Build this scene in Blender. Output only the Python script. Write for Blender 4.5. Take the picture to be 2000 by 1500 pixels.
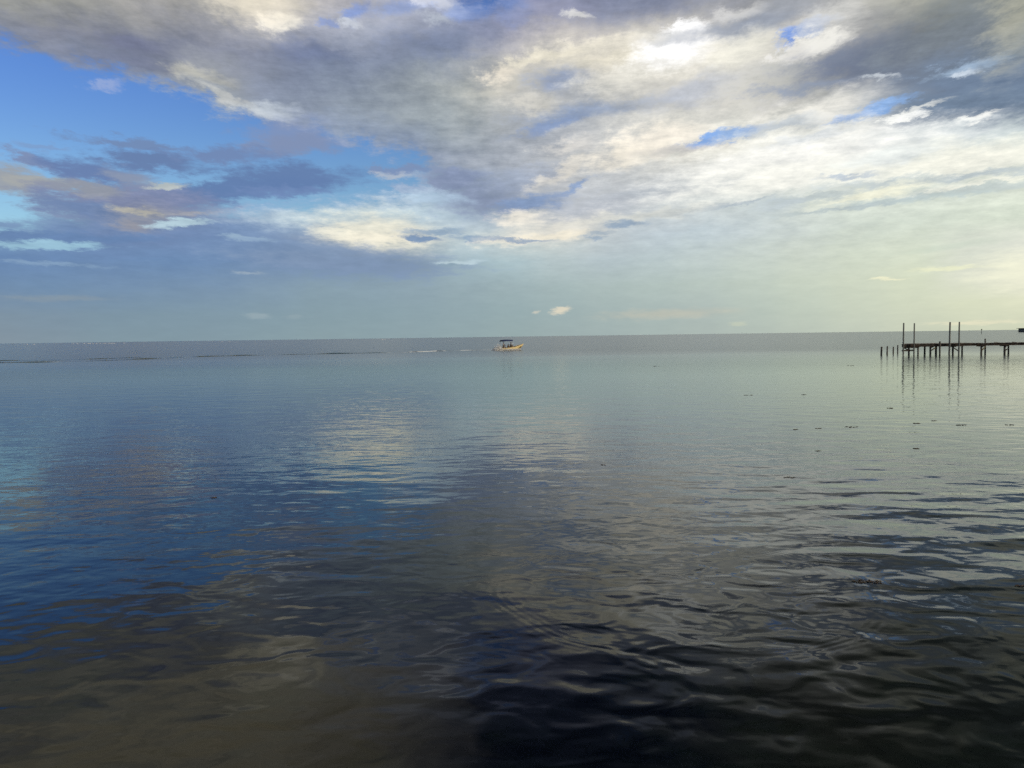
import bpy, math, random
import numpy as np
from mathutils import Vector, Matrix

random.seed(7)
SC = bpy.context.scene
for o in list(bpy.data.objects):
    bpy.data.objects.remove(o)
COL = SC.collection

# ------------------------------------------------------------------ camera
CAM_H, FPX = 2.6, 1697.0
PITCH, ROLL = math.radians(-3.125), math.radians(0.773)
cam_d = bpy.data.cameras.new('camera')
cam = bpy.data.objects.new('camera', cam_d)
COL.objects.link(cam)
SC.camera = cam
cam_d.sensor_width = 36.0
cam_d.lens = 36.0 * FPX / 2000.0
cam_d.clip_start = 0.05
cam_d.clip_end = 80000.0
cam.matrix_world = (Matrix.Translation((0, 0, CAM_H)) @ Matrix.Rotation(math.pi / 2 + PITCH, 4, 'X')
                    @ Matrix.Rotation(-ROLL, 4, 'Z'))
CM = cam.matrix_world.to_3x3()

def ray(px, py):
    """direction in the world of a pixel of the 2000x1500 photograph"""
    return (CM @ Vector(((px - 1000) / FPX, (750 - py) / FPX, -1.0))).normalized()

def at(px, py, z=0.0):
    d = ray(px, py)
    t = (z - CAM_H) / d.z
    return Vector((d.x * t, d.y * t, z))

def at_y(px, py, Y):
    d = ray(px, py)
    t = Y / d.y
    return Vector((d.x * t, Y, CAM_H + d.z * t))

# ------------------------------------------------------------------ sun and exposure
SUN_AZ, SUN_EL = math.radians(110), math.radians(17)
sd = Vector((math.sin(SUN_AZ) * math.cos(SUN_EL), math.cos(SUN_AZ) * math.cos(SUN_EL), math.sin(SUN_EL)))
sun_d = bpy.data.lights.new('sun', 'SUN')
sun_d.energy = 2.6
sun_d.angle = math.radians(0.6)
sun_d.color = (1.0, 0.86, 0.66)
sun = bpy.data.objects.new('sun', sun_d)
COL.objects.link(sun)
sun.rotation_euler = sd.to_track_quat('Z', 'Y').to_euler()
vs = SC.view_settings
vs.view_transform = 'Standard'
vs.look = 'None'
vs.exposure = 0.0
vs.gamma = 1.0
SC.cycles.use_denoising = False
SC.cycles.use_adaptive_sampling = True
SC.cycles.adaptive_threshold = 0.02
SC.cycles.adaptive_min_samples = 12
SC.cycles.max_bounces = 6
SC.cycles.transparent_max_bounces = 6
SC.cycles.caustics_reflective = False
SC.cycles.caustics_refractive = False

# ------------------------------------------------------------------ node helper
class NT:
    def __init__(self, tree):
        self.t = tree
        self.n = tree.nodes
        self.l = tree.links
    def new(self, kind, **kw):
        nd = self.n.new(kind)
        for k, v in kw.items():
            setattr(nd, k, v)
        return nd
    def put(self, sock, v):
        if isinstance(v, bpy.types.NodeSocket):
            self.l.new(v, sock)
        elif v is not None:
            sock.default_value = v
    def math(self, op, a, b=None, c=None, clamp=False):
        nd = self.new('ShaderNodeMath', operation=op, use_clamp=clamp)
        self.put(nd.inputs[0], a)
        if b is not None: self.put(nd.inputs[1], b)
        if c is not None: self.put(nd.inputs[2], c)
        return nd.outputs[0]
    def vmath(self, op, a, b=None, scale=None):
        nd = self.new('ShaderNodeVectorMath', operation=op)
        self.put(nd.inputs[0], a)
        if b is not None: self.put(nd.inputs[1], b)
        if scale is not None: self.put(nd.inputs['Scale'], scale)
        return nd.outputs['Value'] if op in ('LENGTH', 'DOT_PRODUCT', 'DISTANCE') else nd.outputs[0]
    def xyz(self, x, y, z=0.0):
        nd = self.new('ShaderNodeCombineXYZ')
        for s, v in zip(nd.inputs, (x, y, z)): self.put(s, v)
        return nd.outputs[0]
    def sep(self, v):
        nd = self.new('ShaderNodeSeparateXYZ')
        self.put(nd.inputs[0], v)
        return nd.outputs
    def mapping(self, v, loc=(0, 0, 0), rot=(0, 0, 0), scale=(1, 1, 1), kind='POINT'):
        nd = self.new('ShaderNodeMapping', vector_type=kind)
        self.put(nd.inputs[0], v)
        nd.inputs['Location'].default_value = loc
        nd.inputs['Rotation'].default_value = rot
        nd.inputs['Scale'].default_value = scale
        return nd.outputs[0]
    def noise(self, v, scale, detail=2.0, rough=0.5, dist=0.0, out=0, lac=2.0):
        nd = self.new('ShaderNodeTexNoise')
        self.put(nd.inputs['Vector'], v)
        nd.inputs['Scale'].default_value = scale
        nd.inputs['Detail'].default_value = detail
        nd.inputs['Roughness'].default_value = rough
        nd.inputs['Lacunarity'].default_value = lac
        nd.inputs['Distortion'].default_value = dist
        return nd.outputs[out]
    def smap(self, v, a, b, c=0.0, d=1.0, kind='SMOOTHSTEP'):
        nd = self.new('ShaderNodeMapRange', interpolation_type=kind)
        for s, x in zip(nd.inputs, (v, a, b, c, d)): self.put(s, x)
        return nd.outputs[0]
    def mix(self, f, a, b, mode='MIX'):
        nd = self.new('ShaderNodeMixRGB', blend_type=mode)
        for s, x in zip(nd.inputs, (f, a, b)): self.put(s, x)
        return nd.outputs[0]

def lin(c):
    c = c / 255.0
    return c / 12.92 if c <= 0.04045 else ((c + 0.055) / 1.055) ** 2.4

def hexlin(h, k=1.0):
    return tuple(lin(int(h[i:i + 2], 16)) * k for i in (0, 2, 4))

# ------------------------------------------------------------------ sky: Nishita air seen through broken evening cloud
# Cloud colour and cover over the part of the sky the place faces, listed left to right
# every 5 parts of a hundred and from high up down to the horizon; last digit string = cover 0..9.
SKY_X = [i * 100 for i in range(21)]
SKY = [
 (-700, "9a9892 9a9892 9a9894 98989a 9696a0 9090a0 8c8ea0 8a8ca0 888ca0 868aa0 8488a0 8488a0 868aa0 888ca0 8a8ea0 9094a0 9498a0 9498a0 9498a0 9498a0 9498a0", "999999988888888888888"),
 (-380, "a8a497 aaa698 aca89a aca698 a8a296 a09a94 969296 8c8c98 7c8098 6c7494 646c8e 646c8e 687090 6c7490 70788c 787e8a 7c828a 7c848c 78828c 78828c 78828c", "999999887777777888999"),
 (-240, "aaa494 b6ae9c beb6a2 bcb4a0 b6ae9c aea694 9c988e 969288 848490 545c7a 4c5474 4c5472 4c5474 505876 5c6276 747674 72766f 6e746e 6c7270 6a7274 687276", "999999999877778999999"),
 (-110, "8e8c8c a29e96 aaa69c b2aca0 b4ae9f aca698 a09a92 9c968f 8a8a92 606a88 56608a 586286 5c6684 646c84 767a88 84878c 888a88 868a86 848a86 7c8488 7a8488", "899999999865679999999"),
 (0,   "959593 9a9896 a5a29f aaa6a5 b4afa9 d8d0c0 b9b2b5 b5b4c6 b8b8c8 a8aac8 7d88b8 8a90ae 8088a2 858da5 969daf a3a8b0 a9adb0 a5a7a8 c0bfae 8f9491 a8a797", "999999976359999999999"),
 (50,  "868a9a 84859a 8a8b98 8c8d9e 9293a4 adabb3 a5a6ba b8bbcd b0b2c6 7f8aae 8188ac b5b6c0 a0a5b8 d8d8d4 b0b4bc 9298a8 d8d8d8 8a8f9c 8b908f 7f8d96 9a9f97", "599999989989999989999"),
 (100, "7e88a8 7d8399 80849a 767d98 888a9c 8b8fa6 7681a2 858da8 7f88a6 7c87a4 a9adb8 dcdacf e3e1d6 fffff8 d5d7d3 d0d3d3 cfd0cf 747e92 76808c 76838f 7d8a91", "189999999999999999999"),
 (150, "8490b0 8490b0 8490b0 8287a0 a5a6a8 8188a2 7c86a2 808aa2 8f96a4 a5a9ae cfcdc4 a0abbf d5d4cf cdd0d1 c8cbd0 c9ced2 8b99aa 75829a 74829a 8aa0b8 7487a0", "001899999999999999999"),
 (200, "98a8c8 98a8c8 98a8c8 98a8c8 b0b6c0 828ba5 8990a3 8a93a5 9aa0aa 9ea5ae c0c2c2 9ba8bf b3b9c2 c3c7cb c4c8cc cdd0d0 dcdcd8 c0c6cc 8c9aab 73859c 72859c", "000039999999999999999"),
 (250, "98a8c8 98a8c8 98a8c8 98a8c8 8f9fc0 8593b5 9ca9c4 8f9ab0 8c96a8 98a1ac aab0b9 b0b6c0 c6c8c8 efece0 d8d8d0 e0e1da e6e8e2 d5dde0 d0dade c5d2d6 d5dfdd", "000003299999999999999"),
 (300, "c8c0bc 98a8c8 6f86b0 7a8cb2 7688b0 8090b5 8ea0c8 9cb0d8 8293b2 a0a7b0 a3abb6 bcc0c5 d2d2cd d8d6cc e8e6da fcfcf2 fffff8 f8fbf5 fdfdf0 fffff2 f8faea", "200222104999999999999"),
 (350, "a2a8ba a8b3c8 8090b5 8a9dc4 7089b8 7a90bc 7f96c4 98b0dc a0b0c8 8b99b0 a5acb8 d0d0cc b8bec5 d3d6d6 dfe2e0 f5f8f0 e8ebe4 dfe4e0 e2e7dc d8ded5 dce2d5", "224332203899999999999"),
 (400, "98b8d0 a5bccf 9098ac a09faa 8f9cb8 96b6dc a8c8e0 c0d4dd b0ccdf a8bfd4 8e9fbc b8bdc6 c5cbcf d0d7d8 d6dcda c5d2d3 d8dfd2 d3ddd0 cfdacd d2dccc d8e2d0", "227743365699999999999"),
 (450, "8cb0cc 7088b0 6d87b2 7d90b4 708cb8 7b94b8 8498b5 dcdccf d8dcd2 c2d2da d8dcd6 d5d8d0 c3cccf bccbd0 c0cfcf cbd6cf cfdacc d2dec8 d4dfc8 d5e0c6 dbe5c8", "469999999999999999999"),
 (500, "6a89b3 6c8ab3 6c89b1 6c8bb4 6e8db5 748fb5 7b94b5 8298b2 889cb2 a8bfc9 b0c6cd bccacb b7c6ca bccbc9 c3d0c8 cad6c6 d0dac4 d4dfc3 d9e3c3 e0e6cc ebedd4", "999999999999999999999"),
 (550, "6f8cae 708eb0 738fb0 7691b0 7993b0 7f97b0 889fae 8ba1b0 8fa4b1 97abb3 9fb2b6 a8bab9 afbfba b5c5bc bccabd c4d1be ccd7be d2dcbe d9e2be e0e6c8 e8ecce", "999999999999999999999"),
 (600, "7d93a5 7c93a6 7c94a6 7e96a6 8098a8 839ba9 879ea9 89a0aa 8da3ac 92a7ae 97acb0 9fb2b2 a6b7b3 acbcb5 b2c0b6 bbc9b7 c4d0b9 ccd6b9 d2dbb9 dae2b9 e0e6b9", "999999999999999999999"),
 (652, "8494a0 8395a1 8297a2 8298a3 8499a4 879da6 8a9fa6 8ca1a7 8fa3a9 92a6aa 97aaab 9daead a3b3af a9b8b0 aebbb0 b5c2b2 bec9b4 c5cfb5 cbd3b4 ced6b3 ccd4b0", "999999999999999999999"),
]
_rows_y = np.array([r[0] for r in SKY], float)
def _tone(j, i, rgb):
    y = _rows_y[j]
    r, g, b = rgb
    if i <= 9 and -60 < y < 300: g *= 1.035; b *= .975
    if i <= 4 and 280 < y < 430: r *= .84; g *= .96
    if 240 < y < 370 and i >= 13: r, g, b = r * 1.06, g * 1.06, b * 1.06
    if -20 < y < 220 and 10 <= i <= 16: r, g, b = r * 1.15, g * 1.09, b * .98
    if y >= 440 and i >= 11:
        k = (i - 10) / 10
        r, g, b = r * (1 - .02 * k), g * (1 - .05 * k), b * (1 + .10 * k)
    if -150 < y < -50:  # unseen sky above the view, brightened and darkened for the water's reflections
        k = 1.5 if i <= 8 else .62 if i <= 14 else .60
        r, g, b = r * k, g * k, b * k
    elif y < -50 and y > -500:
        if i <= 8: r, g, b = r * 1.75, g * 1.68, b * 1.5
        elif i <= 14: r, g, b = r * .28, g * .32, b * .45
        else: r, g, b = r * .45, g * .45, b * .42
    return (r, g, b)
_grid = np.array([[_tone(j, i, hexlin(h)) + (int(c) / 9.0,) for i, (h, c) in enumerate(zip(r[1].split(), r[2]))] for j, r in enumerate(SKY)])

def sky_px(px, py):
    """bilinear lookup in the list above"""
    gx = min(max(px / 100.0, 0), 19.9999)
    i = int(gx); fx = gx - i
    py = min(max(py, _rows_y[0]), _rows_y[-1] - 1e-3)
    j = int(np.searchsorted(_rows_y, py, side='right') - 1)
    fy = (py - _rows_y[j]) / (_rows_y[j + 1] - _rows_y[j])
    a = _grid[j, i] * (1 - fx) + _grid[j, i + 1] * fx
    b = _grid[j + 1, i] * (1 - fx) + _grid[j + 1, i + 1] * fx
    return a * (1 - fy) + b * fy

def uv_of(px, py):
    d = ray(px, py)
    return math.atan2(d.x, d.y), math.asin(d.z)

def px_of(az, el):
    d = Vector((math.sin(az) * math.cos(el), math.cos(az) * math.cos(el), math.sin(el)))
    c = CM.transposed() @ d
    if c.z > -0.05: c.z = -0.05
    return 1000 + FPX * c.x / -c.z, 750 - FPX * c.y / -c.z

# single clouds, gaps and lit edges: x, y, half width, half height, tilt, colour, opacity, softness
CLOUDS = [
 (560,262,62,28,0,'8794b4',.7,.5),(585,286,78,15,3,'8292b4',.9,.4),(270,281,95,7,-3,'7389b0',.85,.4),(292,313,88,15,-4,'6880ab',.95,.3),
 (425,303,90,12,0,'7288b2',.9,.4),(100,283,30,4,0,'7f9ac4',.6,.5),(62,311,46,9,-16,'7f90b4',.95,.3),(14,350,50,24,-14,'b0a9aa',.95,.3),
 (55,356,30,10,-10,'bdb3ac',.9,.4),(122,361,28,12,-8,'b2aaa8',.9,.4),(195,338,78,20,-10,'6a81ae',.97,.3),(262,352,45,14,-15,'aeaab2',.6,.5),
 (560,345,124,19,1,'6681ae',.97,.3),(445,374,150,18,8,'6480ae',.97,.3),(560,373,80,7,3,'7089b6',.8,.4),(240,398,130,26,0,'808aaa',.95,.35),
 (180,372,42,9,-5,'a6a0a6',.9,.4),(325,365,30,5,3,'ccc6be',.9,.4),(230,420,110,14,-10,'7087ae',.95,.3),(275,442,75,12,3,'758cb2',.95,.4),
 (285,420,50,16,2,'a8a0a6',.8,.6),(272,413,34,5,-6,'c8b8a8',.9,.5),(265,440,28,9,0,'b0a2a2',.7,.6),(380,417,30,4,3,'b4a9ac',.8,.5),
 (10,441,32,5,0,'7894b8',.9,.4),(100,463,175,7,0,'6986b0',.98,.3),(70,478,95,6,0,'98bfd4',.95,.3),(353,437,44,7,3,'b8d2de',.95,.3),
 (482,465,40,5,-2,'a8c2d6',.9,.4),(100,515,80,2.5,-3,'86a2c0',.8,.5),(120,583,70,4,0,'8f9ba2',.5,.6),(485,532,22,2.5,-3,'9fb0bf',.7,.5),
 (535,420,26,7,-14,'86a4c6',.85,.4),(640,425,130,14,0,'d0dedf',.6,.7),(740,457,95,27,-2,'e6e4d4',.95,.4),(735,464,60,10,0,'f8f2de',.9,.5),
 (600,500,150,26,-8,'7690b4',.7,.5),(700,512,170,20,-5,'8095b2',.85,.35),(850,452,50,5,0,'8aa3bd',.8,.4),(815,464,36,6,-5,'7893b5',.95,.3),
 (945,466,62,5,-3,'8aa3bd',.9,.35),(890,512,42,4,2,'bcd0d8',.9,.4),(880,518,26,3,2,'8da4b4',.8,.4),(785,332,56,7,1,'7e93b8',.95,.3),
 (776,346,26,6,0,'b4bcc8',.8,.5),(800,368,40,5,-8,'a8b4cc',.6,.5),(885,352,50,19,0,'8492b0',.95,.3),(940,390,75,26,-4,'8895b0',.9,.4),
 (850,384,50,10,-10,'b8d2e6',.6,.6),(560,42,22,11,0,'f2eee4',.95,.6),(500,5,70,25,0,'e2dac8',.7,.7),(590,100,45,14,-5,'727e9e',.7,.7),
 (265,92,50,14,-5,'727894',.7,.7),(250,122,60,10,-5,'777e98',.6,.7),(380,144,45,8,-5,'b8b8b0',.8,.6),(445,190,60,7,-22,'c2c4c2',.75,.5),
 (520,217,38,12,-5,'c4cdd6',.75,.6),(210,168,22,6,0,'a6b4d8',.6,.6),(690,22,16,18,0,'6f92d8',.6,.5),(780,18,60,11,3,'7c98d2',.55,.5),
 (645,45,14,5,0,'7594d6',.5,.5),(860,8,40,12,-15,'d4d8e4',.9,.5),(905,22,36,14,0,'7a98d4',.6,.5),(985,20,40,18,-5,'7494d2',.6,.5),
 (690,46,22,6,-5,'cdd2da',.8,.5),(855,42,26,8,0,'c0c8d4',.7,.5),(840,90,90,16,0,'7885a4',.6,.7),(980,142,30,11,5,'ece4d4',.9,.5),
 (1240,5,110,28,0,'7f88a2',.75,.6),(1060,25,90,10,5,'9296b0',.6,.6),(1135,28,22,5,-10,'d8d8d6',.8,.5),(1340,57,34,14,0,'ffffff',1.,.3),
 (1310,98,64,22,10,'ffffff',1.,.6),(1290,72,40,8,-4,'b0b4b8',.6,.6),(1165,88,85,9,5,'f2ecdc',.85,.6),(1060,112,80,7,8,'e8e2d0',.85,.5),
 (1440,20,36,12,10,'e0dfdc',.85,.5),(1450,54,80,12,5,'8f98a8',.75,.6),(1450,95,45,18,20,'eceade',.8,.6),(1090,160,45,16,5,'909fbc',.8,.6),
 (1140,220,110,13,4,'93a2bb',.85,.6),(1075,245,60,9,14,'8298bf',.8,.5),(1050,205,38,16,0,'d0cec6',.85,.5),(1200,160,60,18,10,'e4e2d8',.7,.7),
 (1350,180,60,18,15,'a9b2c4',.6,.7),(1290,268,66,18,6,'fff8ea',.95,.5),(1225,305,62,16,10,'f0e9da',.85,.6),(1110,285,40,12,10,'dfdcd6',.8,.6),
 (1420,263,52,9,7,'86aee4',.85,.35),(1375,273,24,7,15,'86ade6',.9,.4),(1340,290,60,7,6,'c2c0c0',.7,.6),(1130,366,34,6,18,'88a0c6',.85,.5),
 (1030,400,62,12,8,'8299be',.9,.4),(1020,350,60,16,8,'9ba8be',.7,.6),(1100,335,60,9,28,'e2ddd2',.75,.6),(1180,400,80,18,8,'b4bac4',.7,.6),
 (1290,370,90,8,3,'b9c1ca',.7,.5),(1420,360,42,7,14,'a4b2c2',.85,.4),(1340,410,55,4,3,'a9b7c2',.8,.4),(1450,397,60,4,8,'a4b3c0',.8,.4),
 (1010,425,42,12,0,'f2ecde',.85,.5),(1080,450,90,18,4,'ebe6d9',.7,.6),(1070,462,90,7,6,'f2ead6',.8,.5),(1220,437,36,7,0,'95a9be',.9,.35),
 (1170,452,26,4,0,'a6b6c4',.8,.4),(1162,462,20,4,0,'9db0c2',.85,.4),(1020,469,46,3.5,-2,'90a4bc',.85,.4),(1570,65,46,8,14,'7ca2e0',.85,.35),
 (1540,84,10,16,-20,'7a9fe4',.95,.4),(1596,86,56,14,12,'faf8f0',1.,.3),(1560,105,25,14,0,'e8e6e0',.9,.5),(1620,42,50,18,20,'dcdcd8',.7,.6),
 (1735,115,150,38,9,'717c94',.9,.5),(1850,60,110,45,20,'80888c',.7,.7),(1930,160,150,46,6,'71839c',.85,.5),(1880,130,50,7,10,'a8bed6',.85,.6),
 (1884,139,18,4,5,'d6e2ee',.8,.6),(1900,205,140,22,-3,'72849a',.9,.35),(1720,155,22,5,-5,'ccd4dc',.85,.5),(1570,170,70,7,0,'93a0b6',.7,.6),
 (1520,20,80,22,10,'8f98a8',.6,.7),(1990,25,30,60,-30,'aeae9e',.7,.7),(1700,217,58,8,14,'8fb6ea',.95,.4),(1640,232,40,5,8,'9dbcea',.85,.4),
 (1775,224,26,5,3,'f8faf8',.95,.4),(1812,205,28,4,14,'e6e8e4',.7,.6),(1905,228,28,5,10,'fbfcf8',.95,.5),(1600,212,80,20,8,'fbf8ee',.8,.7),
 (1525,245,60,10,10,'b8c4d0',.7,.5),(1640,255,70,14,10,'fffff8',.85,.6),(1580,270,60,7,8,'c8d2dc',.6,.5),(1790,265,90,12,6,'c6d5dc',.7,.6),
 (1600,300,190,22,6,'fffffa',.9,.8),(1520,350,160,20,5,'fffff6',.9,.8),(1880,318,140,22,0,'fffff2',1.,.7),(1740,305,60,10,4,'dfe6e6',.7,.6),
 (1650,344,36,4,0,'bac6d2',.85,.5),(1850,347,165,6,2,'b9c6cc',.85,.5),(1880,372,170,7,2,'c0cccd',.7,.5),(1900,360,90,3,3,'f4f4e6',.8,.5),
 (1700,380,80,8,8,'f4f3dc',.85,.6),(1780,388,120,5,2,'bccaca',.75,.5),(1590,384,70,5,6,'b9c4c6',.8,.5),(1640,407,90,3.5,6,'b2bfc2',.8,.5),
 (1520,402,40,12,10,'c0ccd4',.6,.6),(1098,606,17,5.5,10,'ddd6c2',.95,.3),(1047,609,6,2.2,0,'c8c8bc',.9,.4),(1300,613,90,7,-1,'c2c0b0',.6,.7),
 (505,617,18,4,0,'98aab2',.7,.5),(575,618,14,4,0,'93a6ae',.6,.5),(1440,633,12,3,0,'c6cdb8',.6,.5),(2000,528,55,22,0,'f4f4d8',.7,.8),
 (1733,545,24,2.5,-3,'f0efce',.9,.4),(1850,525,45,3,0,'eef0cc',.7,.5),(1905,630,55,3,2,'e4e1c4',.9,.5),(1860,480,60,5,3,'c4d2c2',.4,.6),
 (1250,420,120,7,4,'dcdcd2',.6,.6),
]

W = bpy.data.worlds.new('World')
SC.world = W
W.use_nodes = True
W.cycles.sampling_method = 'NONE'
w = NT(W.node_tree)
w.n.clear()
tc = w.new('ShaderNodeTexCoord').outputs['Generated']
dirv = w.vmath('NORMALIZE', tc)
dx, dy, dz = w.sep(dirv)
az = w.math('ARCTAN2', dx, dy)
el = w.math('ARCSINE', dz)
uv = w.xyz(az, el)
# cloud deck seen in perspective
den = w.math('ADD', w.math('MAXIMUM', dz, 0.0), 0.11)
deck = w.xyz(w.math('DIVIDE', dx, den), w.math('DIVIDE', dy, den))
deck_s = w.mapping(deck, scale=(1.0, 0.55, 1.0))
nA = w.noise(deck_s, 2.6, 3.0, 0.5, 0.0)                  # cloud masses
nCn = w.new('ShaderNodeTexNoise')                         # lumps and shreds
w.put(nCn.inputs['Vector'], deck_s)
nCn.inputs['Scale'].default_value = 7.5
nCn.inputs['Detail'].default_value = 6.0
nCn.inputs['Roughness'].default_value = 0.70
nC = nCn.outputs[0]
nD = w.noise(w.mapping(uv, scale=(1, 3.6, 1)), 34.0, 5.0, 0.68)  # thin level shreds, low in the sky
kD = w.smap(el, 0.08, 0.30, 0.55, 0.30)
nE = w.math('ADD', w.math('MULTIPLY', nA, 0.25), w.math('ADD', w.math('MULTIPLY', nC, w.math('SUBTRACT', 0.75, kD)), w.math('MULTIPLY', nD, kD)))   # ragged edges
amp = w.smap(el, 0.01, 0.24, 0.18, 1.0)
warp = w.vmath('SCALE', w.vmath('SUBTRACT', nCn.outputs[1], (0.5, 0.5, 0.5)), scale=w.math('MULTIPLY', amp, 0.085))
uvw = w.vmath('ADD', uv, w.vmath('MULTIPLY', warp, (1.0, 0.6, 0.0)))
uvb = w.vmath('ADD', uv, w.vmath('MULTIPLY', warp, (1.1, 0.45, 0.0)))
ux, uy, _ = w.sep(uvw)
A0, A1 = math.radians(-34), math.radians(34)
fac = w.math('DIVIDE', w.math('SUBTRACT', ux, A0), A1 - A0)
els = [math.radians(e) for e in (0.0, 1.6, 3.2, 4.9, 6.5, 8.1, 9.7, 11.3, 12.8, 14.3, 15.8, 17.3, 18.8, 20.6, 23.5, 27.0, 32.0, 40.0)]
prev = prev_a = None
for k, e in enumerate(els):
    cr = w.new('ShaderNodeValToRGB')
    w.put(cr.inputs[0], fac)
    cr.color_ramp.interpolation = 'B_SPLINE' if k > 3 else 'EASE'
    es = cr.color_ramp.elements
    N = 23
    while len(es) < N: es.new(0.5)
    for i in range(N):
        p = i / (N - 1)
        a = A0 + (A1 - A0) * p
        col = sky_px(*px_of(a, e))
        es[i].position = p
        es[i].color = tuple(float(c) for c in col)
    if prev is None:
        prev, prev_a = cr.outputs[0], cr.outputs[1]
    else:
        m = w.smap(uy, els[k - 1], e, kind='LINEAR')
        prev = w.mix(m, prev, cr.outputs[0])
        prev_a = w.math('ADD', w.math('MULTIPLY', prev_a, w.math('SUBTRACT', 1.0, m)), w.math('MULTIPLY', cr.outputs[1], m))
sky = w.new('ShaderNodeTexSky', sky_type='NISHITA')
sky.sun_disc = False
sky.sun_elevation = SUN_EL
sky.sun_rotation = SUN_AZ
sky.air_density = 1.0
sky.dust_density = 0.6
sky.ozone_density = 2.5
air = w.vmath('SCALE', sky.outputs[0], scale=0.10)
air = w.mix(1.0, air, w.mix(w.smap(el, 0.10, 0.30), (1.0, 1.19, 1.27, 1), (0.66, 0.89, 1.44, 1)), 'MULTIPLY')
# lumps brighten and darken the cloud itself
lump = w.math('MULTIPLY', w.math('SUBTRACT', nE, 0.5), w.smap(el, 0.02, 0.22, 0.22, 1.9))
cov = w.math('ADD', prev_a, w.math('MULTIPLY', w.math('SUBTRACT', nE, 0.5), 1.5))
cov = w.smap(cov, 0.28, 0.66)
skyc = w.mix(cov, air, prev)
RAG = 3.6
rag = w.math('MULTIPLY', nE, -RAG)
bu, bv, _ = w.sep(uvb)
for ci, (x, y, rx, ry, ang, h, op, soft) in enumerate(CLOUDS):
    if ci % 40 == 0:   # the tiny term only makes the renderer work through the clouds in order
        ROTS = {}
        tiny = w.math('MULTIPLY', w.vmath('LENGTH', skyc), 1e-7)
    q = min((-20, -14, -8, -4, 0, 4, 8, 14, 20, 28), key=lambda k: abs(k - ang))
    t = math.radians(q + 0.77)
    if q not in ROTS:
        ROTS[q] = w.xyz(w.math('MULTIPLY_ADD', bu, math.cos(t), w.math('MULTIPLY_ADD', bv, math.sin(t), tiny)),
                        w.math('MULTIPLY_ADD', bv, math.cos(t), w.math('MULTIPLY', bu, -math.sin(t))))
    u0, v0 = uv_of(x, y)
    ur, vr = u0 * math.cos(t) + v0 * math.sin(t), v0 * math.cos(t) - u0 * math.sin(t)
    su, sv = FPX / (rx * 1.08), FPX / (ry * 1.12)
    nd = w.new('ShaderNodeVectorMath', operation='MULTIPLY_ADD')
    w.put(nd.inputs[0], ROTS[q]); w.put(nd.inputs[1], (su, sv, 0)); w.put(nd.inputs[2], (-ur * su, -vr * sv, 0))
    r = w.math('ADD', w.vmath('LENGTH', nd.outputs[0]), rag)
    m = w.smap(r, 1.0 - RAG / 2 + soft + 0.18, 1.0 - RAG / 2 - soft - 0.18, 0.0, op)
    mv = w.new('ShaderNodeMix', data_type='VECTOR')
    w.put(mv.inputs[0], m); w.put(mv.inputs[4], skyc); cc = hexlin(h, 1.05 if h == 'ffffff' else 0.90 if h.startswith('ff') else 1.0)
    if x < 450 and y > 290 and cc[0] > cc[2] * .9: cc = (cc[0] * .76, cc[1] * .90, cc[2] * .98)
    w.put(mv.inputs[5], cc)
    skyc = mv.outputs[1]
lv = w.vmath('SCALE', (1.06, 1.0, 0.92), scale=w.math('MULTIPLY', lump, cov))
skyc = w.vmath('MULTIPLY', skyc, w.vmath('ADD', lv, (1.0, 1.0, 1.0)))
skyc = w.vmath('MINIMUM', skyc, (1.15, 1.13, 1.05))
bg = w.new('ShaderNodeBackground')
w.put(bg.inputs[0], skyc)
bg.inputs[1].default_value = 1.0
wo = w.new('ShaderNodeOutputWorld')
w.l.new(bg.outputs[0], wo.inputs[0])
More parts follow.
